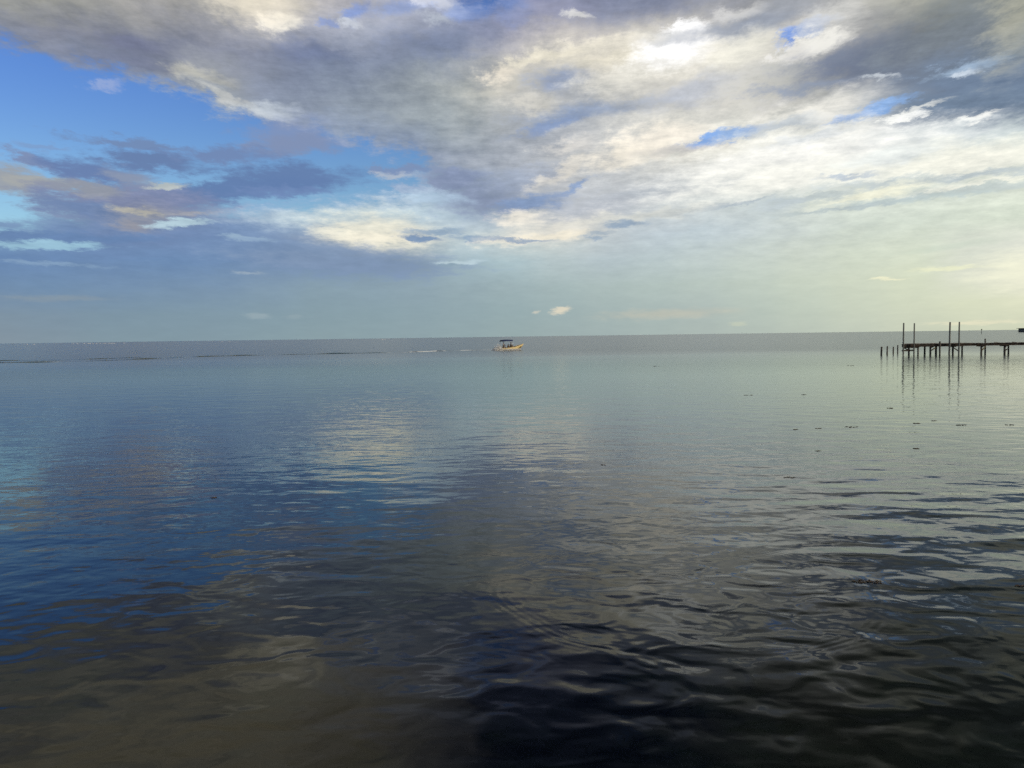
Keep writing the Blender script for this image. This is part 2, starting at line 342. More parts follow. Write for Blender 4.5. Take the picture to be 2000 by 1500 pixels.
#--OBJECTS--
# ------------------------------------------------------------------ building helpers
class MB:
    """collects shapes, links them as one mesh object"""
    def __init__(self):
        self.v, self.f, self.s = [], [], []
    def add(self, verts, faces, smooth=False):
        n = len(self.v)
        self.v += [tuple(p) for p in verts]
        self.f += [tuple(i + n for i in fc) for fc in faces]
        self.s += [smooth] * len(faces)
        return self
    def box(self, c, size, rot=None, jitter=0.0):
        hx, hy, hz = (s / 2 for s in size)
        b = min(hx, hy, hz) * 0.18
        vs_ = []
        # chamfered box: 24 corners
        for sx in (-1, 1):
            for sy in (-1, 1):
                for sz in (-1, 1):
                    for k in range(3):
                        p = [sx * hx, sy * hy, sz * hz]
                        for j in range(3):
                            if j != k: p[j] -= (sx, sy, sz)[j] * b
                        vs_.append(Vector(p) + Vector([random.uniform(-jitter, jitter) for _ in range(3)]))
        idx = lambda sx, sy, sz, k: ((sx > 0) * 4 + (sy > 0) * 2 + (sz > 0)) * 3 + k
        F = []
        for k in range(3):
            for s in (-1, 1):
                o = [j for j in range(3) if j != k]
                q = []
                for a_, b_ in ((-1, -1), (1, -1), (1, 1), (-1, 1)):
                    sg = [0, 0, 0]; sg[k] = s; sg[o[0]] = a_; sg[o[1]] = b_
                    q.append(idx(*sg, k))
                F.append(tuple(q))
        for k in range(3):
            o = [j for j in range(3) if j != k]
            for a_ in (-1, 1):
                for b_ in (-1, 1):
                    e = []
                    for s in (-1, 1):
                        sg = [0, 0, 0]; sg[k] = s; sg[o[0]] = a_; sg[o[1]] = b_
                        e.append((idx(*sg, o[0]), idx(*sg, o[1])))
                    F.append((e[0][0], e[0][1], e[1][1], e[1][0]))
        for sx in (-1, 1):
            for sy in (-1, 1):
                for sz in (-1, 1):
                    F.append(tuple(idx(sx, sy, sz, k) for k in range(3)))
        M = rot if rot is not None else Matrix.Identity(3)
        return self.add([M @ p + Vector(c) for p in vs_], F)
    def bar(self, a, b, w_, h_, jitter=0.0):
        a, b = Vector(a), Vector(b)
        d = b - a
        q = d.to_track_quat('X', 'Z').to_matrix()
        return self.box((a + b) / 2, (d.length, w_, h_), q, jitter)
    def tube(self, pts, rads, seg=10, caps=True, wob=0.0):
        pts = [Vector(p) for p in pts]
        rings = []
        for i, p in enumerate(pts):
            d = (pts[min(i + 1, len(pts) - 1)] - pts[max(i - 1, 0)]).normalized()
            m = d.to_track_quat('Z', 'Y').to_matrix()
            rings.append([p + m @ Vector((math.cos(t) * rads[i], math.sin(t) * rads[i], 0)) * (1 + random.uniform(-wob, wob))
                          for t in [2 * math.pi * k / seg for k in range(seg)]])
        vs_ = [q for r in rings for q in r]
        F = [(i * seg + k, i * seg + (k + 1) % seg, (i + 1) * seg + (k + 1) % seg, (i + 1) * seg + k)
             for i in range(len(pts) - 1) for k in range(seg)]
        if caps:
            F.append(tuple(reversed(range(seg))))
            F.append(tuple((len(pts) - 1) * seg + k for k in range(seg)))
        return self.add(vs_, F, True)
    def build(self, name, mat, parent=None, flat=False):
        me = bpy.data.meshes.new(name)
        me.from_pydata(self.v, [], self.f)
        me.polygons.foreach_set('use_smooth', [False if flat else s for s in self.s])
        import bmesh
        bm = bmesh.new(); bm.from_mesh(me)
        bmesh.ops.recalc_face_normals(bm, faces=bm.faces)
        bm.to_mesh(me); bm.free()
        me.materials.append(mat)
        o = bpy.data.objects.new(name, me)
        COL.objects.link(o)
        if parent: o.parent = parent
        return o

def tag(o, label, cat=None, group=None, kind=None):
    if label: o['label'] = label
    if cat: o['category'] = cat
    if group: o['group'] = group
    if kind: o['kind'] = kind
    return o

def thing(name, label, cat, loc=(0, 0, 0), rz=0.0, group=None):
    o = bpy.data.objects.new(name, None)
    o.empty_display_size = 0.3
    COL.objects.link(o)
    o.location = loc
    o.rotation_euler = (0, 0, rz)
    return tag(o, label, cat, group)

def copy_tree(o, parent=None):
    c = o.copy(); COL.objects.link(c); c.parent = parent
    for ch in list(o.children): copy_tree(ch, c)
    return c

def new_mat(name):
    m = bpy.data.materials.new(name)
    m.use_nodes = True
    t = NT(m.node_tree)
    t.n.clear()
    return m, t

def surf(name, c1, c2, rough=0.7, scale=8.0, stretch=(1, 1, 1), bump=0.0, spec=0.4, lo=0.35, hi=0.65, metal=0.0):
    m, t = new_mat(name)
    p = t.mapping(t.new('ShaderNodeTexCoord').outputs['Object'], scale=stretch)
    n = t.noise(p, scale, 5.0, 0.6)
    b = t.new('ShaderNodeBsdfPrincipled')
    t.put(b.inputs['Base Color'], t.mix(t.smap(n, lo, hi), (*c1, 1), (*c2, 1)))
    t.put(b.inputs['Roughness'], t.smap(n, 0.2, 0.8, rough - 0.1, min(1, rough + 0.12)))
    b.inputs['Specular IOR Level'].default_value = spec
    b.inputs['Metallic'].default_value = metal
    if bump:
        bp = t.new('ShaderNodeBump')
        bp.inputs['Distance'].default_value = bump
        t.put(bp.inputs['Height'], n)
        t.put(b.inputs['Normal'], bp.outputs[0])
    o = t.new('ShaderNodeOutputMaterial')
    t.l.new(b.outputs[0], o.inputs[0])
    return m

# ------------------------------------------------------------------ sea bed and water
def disc(name, z, mat, radii, seg=96):
    mb = MB()
    mb.v.append((0, 0, z))
    for r in radii:
        mb.v += [(r * math.cos(2 * math.pi * k / seg), r * math.sin(2 * math.pi * k / seg), z) for k in range(seg)]
    mb.f += [(0, 1 + k, 1 + (k + 1) % seg) for k in range(seg)]
    for i in range(len(radii) - 1):
        a, b = 1 + i * seg, 1 + (i + 1) * seg
        mb.f += [(a + k, b + k, b + (k + 1) % seg, a + (k + 1) % seg) for k in range(seg)]
    mb.s = [False] * len(mb.f)
    o = mb.build(name, mat)
    if o.data.polygons[0].normal.z < 0:
        o.data.flip_normals()
    return o

RADII = [8, 30, 100, 400, 1500, 6000, 20000, 45000]
m_bed, t = new_mat('seabed sand and weed')
pos = t.new('ShaderNodeNewGeometry').outputs['Position']
n1 = t.noise(pos, 0.55, 5, 0.6)
n2 = t.noise(t.mapping(pos, scale=(1, 1.6, 1)), 3.0, 6, 0.7)
col = t.mix(t.smap(n1, 0.40, 0.60), (0.006, 0.008, 0.007, 1), (0.045, 0.038, 0.022, 1))
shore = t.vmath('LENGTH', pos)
col = t.mix(t.math('MULTIPLY', t.smap(shore, 9, 26), t.smap(n1, 0.30, 0.60, 0.35, 1.0)), col, (0.006, 0.085, 0.20, 1))  # blue painted further out stands for light scattered back by the water
col = t.mix(t.smap(n2, 0.42, 0.62, 0.0, 0.7), col, (0.012, 0.011, 0.006, 1))
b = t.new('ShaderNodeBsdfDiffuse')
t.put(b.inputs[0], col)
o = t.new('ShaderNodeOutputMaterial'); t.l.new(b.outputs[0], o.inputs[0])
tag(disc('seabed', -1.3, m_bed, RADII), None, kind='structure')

def water_shader(name, foam=None):
    m, t = new_mat(name)
    pos = t.new('ShaderNodeNewGeometry').outputs['Position']
    px_, py_, _ = t.sep(pos)
    flat = t.xyz(px_, py_)
    dist = t.vmath('LENGTH', flat)
    # height field in metres, several trains of small waves
    calm = t.noise(t.mapping(flat, rot=(0, 0, 0.3), scale=(0.045, 0.12, 1)), 1.0, 3.0, 0.55)      # cat's paws
    h = None
    def train(ang, wl, amp_, stretch, det=2.0, rough=0.5, mask=None, off=0.0, warp_=0.0):
        nonlocal h
        p = t.mapping(flat, loc=(off, off * 0.7, 0), rot=(0, 0, math.radians(ang)), scale=(1.0 / (wl * stretch), 1.0 / wl, 1))
        n = t.math('SUBTRACT', t.noise(p, 1.0, det, rough, warp_), 0.5)
        n = t.math('MULTIPLY', n, amp_)
        if mask is not None: n = t.math('MULTIPLY', n, mask)
        h = n if h is None else t.math('ADD', h, n)
    near = t.smap(dist, 9, 22, 1.0, 0.15)
    side = t.smap(t.math('DIVIDE', px_, t.math('ADD', dist, 1.0)), -0.15, 0.20)
    left = t.math('SUBTRACT', 1.0, side)
    train(-56, 0.50, 0.0125, 1.9, 1.6, 0.45, left, 3.0, 0.25)
    train(42, 0.50, 0.017, 1.5, 1.6, 0.45, side, 9.0, 0.35)
    train(5, 0.28, 0.0055, 1.2, 2.0, 0.5, t.smap(calm, 0.40, 0.60, 0.25, 1.0), 5.0, 0.2)
    train(12, 1.4, 0.018, 1.3, 1.0, 0.4, None, 1.0)
    train(63, 0.46, 0.0125, 1.0, 1.0, 0.4, t.math('MULTIPLY', near, t.smap(side, 0, 1, 0.55, 1.0)), 7.0, 0.9)
    long_ = t.math('MULTIPLY', t.smap(px_, 1.5, 5.5), t.math('MULTIPLY', t.smap(dist, 8.0, 10.5), t.smap(dist, 13.5, 22, 1.0, 0.0)))
    train(60, 0.70, 0.060, 2.4, 1.0, 0.4, long_, 6.0, 0.2)
    train(-8, 0.11, 0.0022, 2.0, 1.0, 0.5, t.smap(calm, 0.50, 0.66, 0.0, 1.0), 2.0)
    fade = t.smap(dist, 30, 130, 1.0, 0.22)
    h = t.math('MULTIPLY', h, fade)
    # open water beyond the shelter is ruffled by the wind
    edge = t.noise(t.mapping(flat, scale=(0.006, 0.02, 1)), 1.0, 2.0, 0.5)
    open_ = t.smap(t.math('ADD', dist, t.math('MULTIPLY', edge, 110.0)), 90, 215)
    train(3, 5.0, 0.10, 3.0, 1.0, 0.5, open_, 4.0)
    # rings of one drop, spreading
    c = at(1338, 1150)
    rr = t.vmath('LENGTH', t.vmath('SUBTRACT', flat, (c.x, c.y, 0)))
    rr = t.math('ADD', rr, t.math('MULTIPLY', t.math('SUBTRACT', t.noise(flat, 0.6, 1.0, 0.5), 0.5), 0.35))
    R0 = 1.93
    env = t.math('EXPONENT', t.math('MULTIPLY', t.math('POWER', t.math('DIVIDE', t.math('SUBTRACT', rr, R0), 0.14), 2.0), -1.0))
    env = t.math('MULTIPLY', env, t.smap(t.noise(flat, 0.9, 1.0, 0.5), 0.38, 0.58))
    env2 = t.smap(rr, R0 - 0.9, R0, 0.0, 0.25)
    env2 = t.math('MULTIPLY', env2, t.smap(rr, R0, R0 + 0.1, 1.0, 0.0))
    ring = t.math('MULTIPLY', t.math('SINE', t.math('MULTIPLY', rr, 2 * math.pi / 0.085)), t.math('MULTIPLY', t.math('ADD', env, env2), 0.00020))
    h = t.math('ADD', h, ring)
    bp = t.new('ShaderNodeBump')
    bp.inputs['Strength'].default_value = 1.0
    bp.inputs['Distance'].default_value = 1.0
    t.put(bp.inputs['Height'], h)
    gl = t.new('ShaderNodeBsdfGlossy')
    gl.inputs['Color'].default_value = (0.95, 0.98, 0.96, 1)
    rgh = t.math('ADD', t.smap(dist, 10, 110, 0.012, 0.085, 'LINEAR'), t.smap(open_, 0, 1, 0.0, 0.13))
    t.put(gl.inputs['Roughness'], rgh)
    t.put(gl.inputs['Normal'], bp.outputs[0])
    tr = t.new('ShaderNodeBsdfTransparent')
    tr.inputs['Color'].default_value = (0.42, 0.62, 0.62, 1)      # a metre of sea water
    fr = t.new('ShaderNodeFresnel')
    fr.inputs['IOR'].default_value = 1.205
    t.put(fr.inputs['Normal'], bp.outputs[0])
    mx = t.new('ShaderNodeMixShader')
    # steep little facets of the ruffled water mirror less than a flat sea would
    t.put(mx.inputs[0], t.math('MULTIPLY', fr.outputs[0], t.math('SUBTRACT', 1.0, t.math('MULTIPLY', open_, 0.40))))
    t.l.new(tr.outputs[0], mx.inputs[1]); t.l.new(gl.outputs[0], mx.inputs[2])
    out = mx.outputs[0]
    if foam is not None:
        df = t.new('ShaderNodeBsdfDiffuse')
        df.inputs[0].default_value = (0.78, 0.80, 0.80, 1)
        fm = t.new('ShaderNodeMixShader')
        t.put(fm.inputs[0], foam(t, flat))
        t.l.new(out, fm.inputs[1]); t.l.new(df.outputs[0], fm.inputs[2])
        out = fm.outputs[0]
    o = t.new('ShaderNodeOutputMaterial')
    t.l.new(out, o.inputs[0])
    return m

m_water = water_shader('sea water')
tag(disc('water', 0.0, m_water, RADII), None, kind='structure')

# ------------------------------------------------------------------ materials of the built things
m_pile = surf('weathered piling', (0.055, 0.05, 0.045), (0.13, 0.12, 0.105), 0.85, 5, (1, 1, 0.25), 0.01)
m_pole = surf('tall grey pole', (0.10, 0.105, 0.10), (0.20, 0.205, 0.19), 0.8, 4, (1, 1, 0.3), 0.006)
m_beam = surf('dark beam', (0.022, 0.016, 0.012), (0.055, 0.038, 0.028), 0.85, 6, (0.3, 1, 1), 0.006)
m_deck = surf('weathered deck boards', (0.09, 0.075, 0.062), (0.17, 0.145, 0.12), 0.85, 7, (1, 0.3, 1), 0.005)
m_sunlit_timber = surf('sunlit timber tone', (0.16, 0.12, 0.05), (0.30, 0.24, 0.11), 0.8, 6, (0.3, 1, 1), 0.004)  # yellow sunlight on some timbers, put into the base colour
m_hull = surf('yellow hull paint', (0.74, 0.58, 0.28), (0.84, 0.68, 0.36), 0.35, 2, bump=0.0, spec=0.5)
m_hull2 = surf('dark green hull mark', (0.05, 0.06, 0.015), (0.09, 0.10, 0.025), 0.45, 3)
m_inner = surf('boat inside', (0.30, 0.20, 0.10), (0.38, 0.27, 0.15), 0.6, 3)
m_red = surf('dark red gunwale', (0.07, 0.02, 0.015), (0.12, 0.03, 0.02), 0.5, 3)
m_blue = surf('navy canvas', (0.008, 0.018, 0.075), (0.014, 0.03, 0.11), 0.8, 6)
m_metal = surf('boat frame tube', (0.45, 0.46, 0.47), (0.6, 0.6, 0.6), 0.35, 10, metal=0.8)
m_black = surf('black plastic', (0.010, 0.010, 0.013), (0.025, 0.022, 0.022), 0.4, 6)
m_white = surf('white plastic', (0.65, 0.65, 0.62), (0.78, 0.78, 0.74), 0.45, 5)
m_skin = surf('brown skin', (0.16, 0.075, 0.038), (0.22, 0.11, 0.055), 0.55, 6)
m_hair = surf('black hair', (0.008, 0.007, 0.006), (0.018, 0.014, 0.012), 0.6, 30)
m_shorts = surf('dark shorts', (0.03, 0.025, 0.02), (0.06, 0.045, 0.03), 0.9, 9)
m_shirt = surf('grey shirt', (0.42, 0.43, 0.44), (0.55, 0.55, 0.55), 0.9, 9)
m_brown = surf('brown shirt', (0.15, 0.08, 0.03), (0.22, 0.12, 0.05), 0.9, 9)
m_weed = surf('brown floating weed', (0.05, 0.03, 0.018), (0.11, 0.07, 0.035), 0.5, 12)
m_spray = surf('spray droplets', (0.75, 0.74, 0.72), (0.85, 0.85, 0.85), 0.5, 5)

# ------------------------------------------------------------------ the pier
def pile_mb(x, y, z0, z1, r, lean=0.0, seg=10):
    mb = MB()
    n = max(3, int((z1 - z0) / 0.5))
    pts = [(x + lean * (z0 + (z1 - z0) * i / n), y, z0 + (z1 - z0) * i / n) for i in range(n + 1)]
    rads = [r * (1.06 - 0.10 * i / n) for i in range(n + 1)]
    pts.append((pts[-1][0], y, z1 + r * 0.35)); rads.append(r * 0.45)
    return mb.tube(pts, rads, seg, wob=0.04)

YF, YB, ZD = 92.6, 97.0, 1.24            # platform front, platform back, deck top
def X(px, Y): return at_y(px, 690, Y).x
x_l, x_r = X(1761, YF), X(1883, YF)
x_end = X(2420, YF)
pier = thing('wooden_pier', 'long low dark wooden pier on piles running off the right edge', 'pier', ((x_l + x_r) / 2, 94.5, 0))
off = Vector((-(x_l + x_r) / 2, -94.5, 0))
def P(mb, name, mat, skew=False):
    if skew: mb.v = [(v[0] + 0.55 * (v[1] - YF), v[1], v[2]) for v in mb.v]
    mb.v = [tuple(Vector(v) + off) for v in mb.v]
    return mb.build(name, mat, pier)
mb = MB()
x = x_l
while x < x_r:                                            # platform boards, one run of planks
    wd = 0.19
    mb.box((x + wd / 2, (YF + YB) / 2 + random.uniform(-.06, .06), ZD - 0.02 + random.uniform(-.008, .008)), (wd - 0.012, YB - YF + random.uniform(-0.1, 0.15), 0.045), None, 0.002)
    x += wd
P(mb, 'platform_deck', m_deck, True)
mb = MB()
x = x_r + 0.05
while x < x_end:
    wd = 0.19
    if random.random() > 0.03:
        mb.box((x + wd / 2, YF + 0.95 + random.uniform(-.05, .05), ZD - 0.02 + random.uniform(-.012, .012)), (wd - 0.012, 1.9 + random.uniform(-0.08, 0.16), 0.045), None, 0.002)
    x += wd
for px in (1946, 1981):                                   # loose board ends
    mb.box((X(px, YF), YF + 0.3, ZD + 0.04), (0.55, 0.14, 0.05), Matrix.Rotation(0.1, 3, 'Y'))
P(mb, 'walkway_deck', m_deck, True)
for yy in (YF + 0.06, (YF + YB) / 2, YB - 0.1):
    P(MB().box(((x_l + x_r) / 2, yy, ZD - 0.178), (x_r - x_l, 0.07, 0.265), None, 0.004), 'stringer', m_beam, True)
for yy in (YF + 0.12, YF + 1.8):
    P(MB().box(((x_r + x_end) / 2 + 0.06, yy, ZD - 0.165), (x_end - x_r, 0.07, 0.235), None, 0.004), 'stringer', m_beam, True)
# piles: photo x, distance, top height, radius
for px, Y, zt, r in ((1775, YB - 0.1, ZD - 0.28, .10), (1793, YF + 0.25, ZD - 0.28, .085), (1806, YB - 0.3, ZD - 0.28, .10), (1817, YF + 0.3, ZD - 0.28, .10),
                     (1828, (YF + YB) / 2 + .2, ZD - 0.28, .11), (1835.5, YF - 0.09, ZD + 0.22, .085), (1861, YF + 0.9, ZD - 0.27, .10), (1879, YB - 1.6, ZD - 0.27, .09),
                     (1916.5, YF + 0.3, ZD - 0.26, .10), (1924, YF + 1.96, ZD + 0.42, .085), (1962, YF + 0.3, ZD - 0.26, .11), (1969.5, YF + 1.7, ZD - 0.26, .09),
                     (2012, YF + 0.3, ZD - 0.26, .10), (2020, YF + 1.7, ZD - 0.26, .10), (2060, YF + 0.3, ZD - 0.26, .10), (2068, YF + 1.7, ZD - 0.26, .10),
                     (2120, YF + 0.3, ZD - 0.26, .10), (2180, YF + 0.3, ZD - 0.26, .10), (2240, YF + 0.3, ZD - 0.26, .10)):
    P(pile_mb(X(px, Y), Y, -1.35, zt, r, random.uniform(-.008, .008)), 'pile', m_pile)
# cross caps under the deck and the low beam at the left end
for px, y0, y1 in ((1773, YF, YB), (1818, YF, YB), (1861, YF, YB), (1919, YF, YF + 1.9), (1965, YF, YF + 1.9), (2015, YF, YF + 1.9), (2063, YF, YF + 1.9)):
    P(MB().bar((X(px, YF), y0 + 0.02, ZD - 0.36), (X(px, YF), y1 - 0.02, ZD - 0.36), 0.10, 0.17), 'cross_beam', m_beam, True)
P(MB().bar((X(1761, YF), YF - 0.03, 0.54), (X(1785.5, YF), YF - 0.02, 0.56), 0.09, 0.15), 'low_beam', m_beam)
P(MB().bar((X(1764, YF), YF + 0.1, 0.93), (X(1795, YF), YF + 0.12, 0.91), 0.07, 0.22), 'cross_beam', m_beam)
for (xa, ya, xb, yb, mt) in ((1766, 679.5, 1777, 685, m_beam), (1819, 684.5, 1828, 678.5, m_sunlit_timber), (1863, 679.5, 1871, 685, m_beam), (1917.5, 684.5, 1924.5, 677, m_sunlit_timber),
                         (1963.5, 684, 1969, 681, m_beam)):
    P(MB().bar(at_y(xa, ya, YF + 0.2), at_y(xb, yb, YF + 0.22), 0.06, 0.10), 'brace', mt)
for (px, sx, mt) in ((1795.5, 0.28, m_sunlit_timber), (1867, .35, m_sunlit_timber), (1923, .45, m_sunlit_timber), (1968, .35, m_sunlit_timber)):
    P(MB().box((X(px, YF), YF + 0.75, ZD - 0.335), (sx, 1.0, 0.09), None, 0.004), 'support_block', mt)  # blocks carry the same painted sunlit tone

# ------------------------------------------------------------------ tall mooring poles and the row of short posts
tall = [(1764, YF - 0.16, 631, 'tall grey pole at the left end of the pier, leftmost of four'),
        (1785, YF - 0.16, 631.5, 'tall grey pole just right of the one at the pier end'),
        (1854, YF - 0.16, 629.5, 'thickest tall grey pole, left one of the right pair on the pier'),
        (1872.5, YF - 0.16, 629, 'tall grey pole furthest right, beside the pier walkway')]
for i, (px, Y, ytop, lab) in enumerate(tall):
    base = at_y(px, 695, Y)
    zt = at_y(px, ytop, Y).z
    o = pile_mb(0, 0, -1.35, zt, (.078, .07, .088, .078)[i], (0.006, 0.003, 0.012, 0.006)[i], 12).build('mooring_pole', m_pole)
    o.location = (base.x, Y, 0)
    tag(o, lab, 'pole', 'tall mooring poles at the pier')
short = [(1721.3, 693.3, 677.5, 'short wooden post standing alone furthest left from the pier'),
         (1732.6, 692, 676.5, 'second short wooden post from the left, out in the water'),
         (1744.6, 691, 677.5, 'thin short wooden post, third from the left in its row'),
         (1753.2, 690, 674.2, 'tallest short wooden post, nearest to the pier end')]
for i, (px, yb, yt, lab) in enumerate(short):
    base = at(px, yb)
    zt = at_y(px, yt, base.y).z
    o = pile_mb(0, 0, -1.35, zt, (.098, .085, .078, .075)[i], (0.03, 0.025, 0.01, 0.01)[i]).build('wooden_post', m_pile)
    o.location = (base.x, base.y, 0)
    tag(o, lab, 'post', 'short posts left of the pier')

# ------------------------------------------------------------------ people
def body(name, joints, edges, mat, parent=None, sub=1):
    me = bpy.data.meshes.new(name)
    names = list(joints)
    me.from_pydata([joints[k][:3] for k in names], [(names.index(a), names.index(b_)) for a, b_ in edges], [])
    o = bpy.data.objects.new(name, me)
    COL.objects.link(o)
    sk = o.modifiers.new('skin', 'SKIN')
    sv = me.skin_vertices[0].data
    for i, k in enumerate(names):
        r = joints[k][3]
        rx = joints[k][4] if len(joints[k]) > 4 else r
        sv[i].radius = (r, rx)
        sv[i].use_root = (i == 0)
    sk.use_smooth_shade = True
    o.modifiers.new('sub', 'SUBSURF').levels = sub
    o.modifiers['sub'].render_levels = sub
    bpy.context.view_layer.update()
    dg = bpy.context.evaluated_depsgraph_get()
    m2 = bpy.data.meshes.new_from_object(o.evaluated_get(dg))
    o.modifiers.clear()
    o.data = m2
    m2.materials.clear(); m2.materials.append(mat)
    if parent: o.parent = parent
    return o

def lerp(a, b_, k): return tuple(a[i] + (b_[i] - a[i]) * k for i in range(3))

def person(label, loc, rz, hip, neck, head, hands, elbows, knees, feet, shirt, shorts, group, cap=None):
    """x forward, y left; every joint given in metres from the seat's floor point"""
    t_ = thing('person', label, 'person', loc, rz, group)
    J = {'pelvis': (*hip, .125, .155)}
    E = []
    def add(n, p, r, frm, rx=None):
        J[n] = (*p, r) if rx is None else (*p, r, rx)
        E.append((frm, n))
    waist = lerp(hip, neck, .38); chest = lerp(hip, neck, .78)
    add('waist', waist, .105, 'pelvis', .135); add('chest', chest, .115, 'waist', .165)
    add('neck', neck, .058, 'chest'); add('jaw', lerp(neck, head, .45), .060, 'neck')
    add('skull', head, .095, 'jaw', .082)
    top = (head[0] - .005, head[1], head[2] + .075)
    add('crown', top, .07, 'skull')
    add('nose', (head[0] + .115, head[1], head[2] - .012), .014, 'skull')
    for s, sd_ in ((1, 'l'), (-1, 'r')):
        i = 0 if s > 0 else 1
        add('ear' + sd_, (head[0] - .01, head[1] + s * .085, head[2] - .01), .018, 'skull')
        sh = (chest[0], chest[1] + s * .185, chest[2] + .05)
        add('sho' + sd_, sh, .062, 'chest')
        add('elb' + sd_, elbows[i], .043, 'sho' + sd_)
        add('wri' + sd_, hands[i], .028, 'elb' + sd_)
        d = (Vector(hands[i]) - Vector(elbows[i])).normalized()
        palm = Vector(hands[i]) + d * .06
        add('palm' + sd_, tuple(palm), .030, 'wri' + sd_)
        for k in range(4):
            spread = Vector((0, (k - 1.5) * .021, 0))
            p1 = palm + d * .055 + spread
            p2 = p1 + d * (.030 - .004 * abs(k - 1.2)) + Vector((0, 0, -.022))
            add('f%d%s' % (k, sd_), tuple(p1), .009, 'palm' + sd_)
            add('g%d%s' % (k, sd_), tuple(p2), .0075, 'f%d%s' % (k, sd_))
        th = Vector(hands[i]) + d * .035 + Vector((0, -s * .042, .012))
        add('th' + sd_, tuple(th), .010, 'wri' + sd_)
        add('tt' + sd_, tuple(th + d * .035), .008, 'th' + sd_)
        hp = (hip[0] + .02, hip[1] + s * .095, hip[2] - .02)
        add('hip' + sd_, hp, .088, 'pelvis')
        add('kne' + sd_, knees[i], .058, 'hip' + sd_)
        add('ank' + sd_, feet[i], .038, 'kne' + sd_)
        add('toe' + sd_, (feet[i][0] + .17, feet[i][1], feet[i][2] - .035), .030, 'ank' + sd_)
    body('body', J, E, m_skin, t_)
    # hair or cap follows the skull
    mb = MB()
    seg, rg = 14, 6
    vs_ = []
    for a in range(rg + 1):
        th_ = math.radians(4 + 92 * a / rg)
        for k in range(seg):
            ph = 2 * math.pi * k / seg
            low = 1.0 if math.cos(ph) < 0.3 else 0.72      # open over the face
            tt = th_ * low
            vs_.append((head[0] - .008 + .112 * math.sin(tt) * math.cos(ph), head[1] + .100 * math.sin(tt) * math.sin(ph), head[2] + .025 + .115 * math.cos(tt)))
    F = [(a * seg + k, a * seg + (k + 1) % seg, (a + 1) * seg + (k + 1) % seg, (a + 1) * seg + k) for a in range(rg) for k in range(seg)]
    F.append(tuple(range(seg)))
    mb.add(vs_, F, True)
    if cap:
        mb.box((head[0] + .14, head[1], head[2] + .055), (.10, .15, .012))
    mb.build('cap' if cap else 'hair', cap or m_hair, t_)
    # shorts and shirt as their own skins just over the body
    J2 = {'p': (hip[0], hip[1], hip[2] + .01, .138, .168)}
    E2 = []
    for i, s in ((0, 1), (1, -1)):
        hp = (hip[0] + .02, hip[1] + s * .098, hip[2] - .02)
        J2['h%d' % i] = (*hp, .100); E2.append(('p', 'h%d' % i))
        J2['k%d' % i] = (*lerp(hp, knees[i], .72), .084); E2.append(('h%d' % i, 'k%d' % i))
    body('shorts', J2, E2, shorts, t_)
    if shirt:
        J3 = {'w': (*lerp(hip, neck, .10), .130, .165), 'm': (*waist, .118, .150), 'c': (*chest, .130, .180)}
        E3 = [('w', 'm'), ('m', 'c')]
        J3['n'] = (*lerp(chest, neck, .75), .075); E3.append(('c', 'n'))
        for i, s in ((0, 1), (1, -1)):
            sh = (chest[0], chest[1] + s * .190, chest[2] + .05)
            J3['s%d' % i] = (*sh, .076); E3.append(('c', 's%d' % i))
            J3['e%d' % i] = (*lerp(sh, elbows[i], .6), .062); E3.append(('s%d' % i, 'e%d' % i))
        body('shirt', J3, E3, shirt, t_)
    return t_

# ------------------------------------------------------------------ the motorboat
BYAW = math.radians(24)
B0 = at(1000, 684.0)                                   # water under the middle of the boat
boat_c = Vector((at_y(999, 684, B0.y).x, B0.y, 0))
L, BEAM = 4.95, 1.6
boat = thing('motorboat', 'small yellow open motorboat with blue sun canopy speeding to the right', 'motorboat', boat_c, BYAW)
boat.rotation_euler = (0, math.radians(-4.5), BYAW)
boat.location.z = -0.08
def hull_sec(s):
    """s 0 stern .. 1 bow: half beam, sheer height, keel height, chine half beam, chine height"""
    hb = BEAM / 2 * (0.90 + 0.10 * math.sin(min(s, .55) / .55 * math.pi / 2)) if s < .55 else BEAM / 2 * (1 - ((s - .55) / .45) ** 2.1)
    sheer = 0.58 + 0.05 * s + 0.42 * max(0, s - .45) ** 1.6 / .55 ** 1.6
    keel = -0.12 + 0.0 * s + (0.86 * max(0, (s - .62) / .38) ** 2.3)
    keel = min(keel, sheer - 0.02)
    cb = hb * (0.86 - 0.25 * s)
    ch = keel + (0.17 + 0.10 * s) * (1 if s < .95 else .4)
    return max(hb, .015), sheer, keel, max(cb, .01), min(ch, sheer - .01)
NS = 26
outer, inner = MB(), MB()
vo, vi = [], []
for i in range(NS):
    s = i / (NS - 1)
    hb, sh, kl, cb, ch = hull_sec(s)
    xx = -L / 2 + L * s
    xr = xx + 0.16 * s * s                            # raked stem at the sheer
    vo += [(xx + .16 * s * s, hb, sh), (xx + .08 * s * s, (hb + cb) / 2 + .03 * (1 - s), (sh + ch) / 2), (xx, cb, ch), (xx - .02, 0, kl), (xx, -cb, ch),
           (xx + .08 * s * s, -(hb + cb) / 2 - .03 * (1 - s), (sh + ch) / 2), (xr, -hb, sh)]
    hi = max(hb - .06, .006)
    fl = min(max(kl + .16, .10), sh - .05)
    vi += [(xr - .02, hi, sh - .006), (xx, hi * .88, (sh + fl) / 2), (xx, hi * .72, fl), (xx, -hi * .72, fl), (xx, -hi * .88, (sh + fl) / 2), (xr - .02, -hi, sh - .006)]
Fo = [(i * 7 + k, i * 7 + k + 1, (i + 1) * 7 + k + 1, (i + 1) * 7 + k) for i in range(NS - 1) for k in range(6)]
Fo += [(0, 1, 2, 3), (3, 4, 5, 6), (0, 3, 6)]
outer.add(vo, Fo, True)
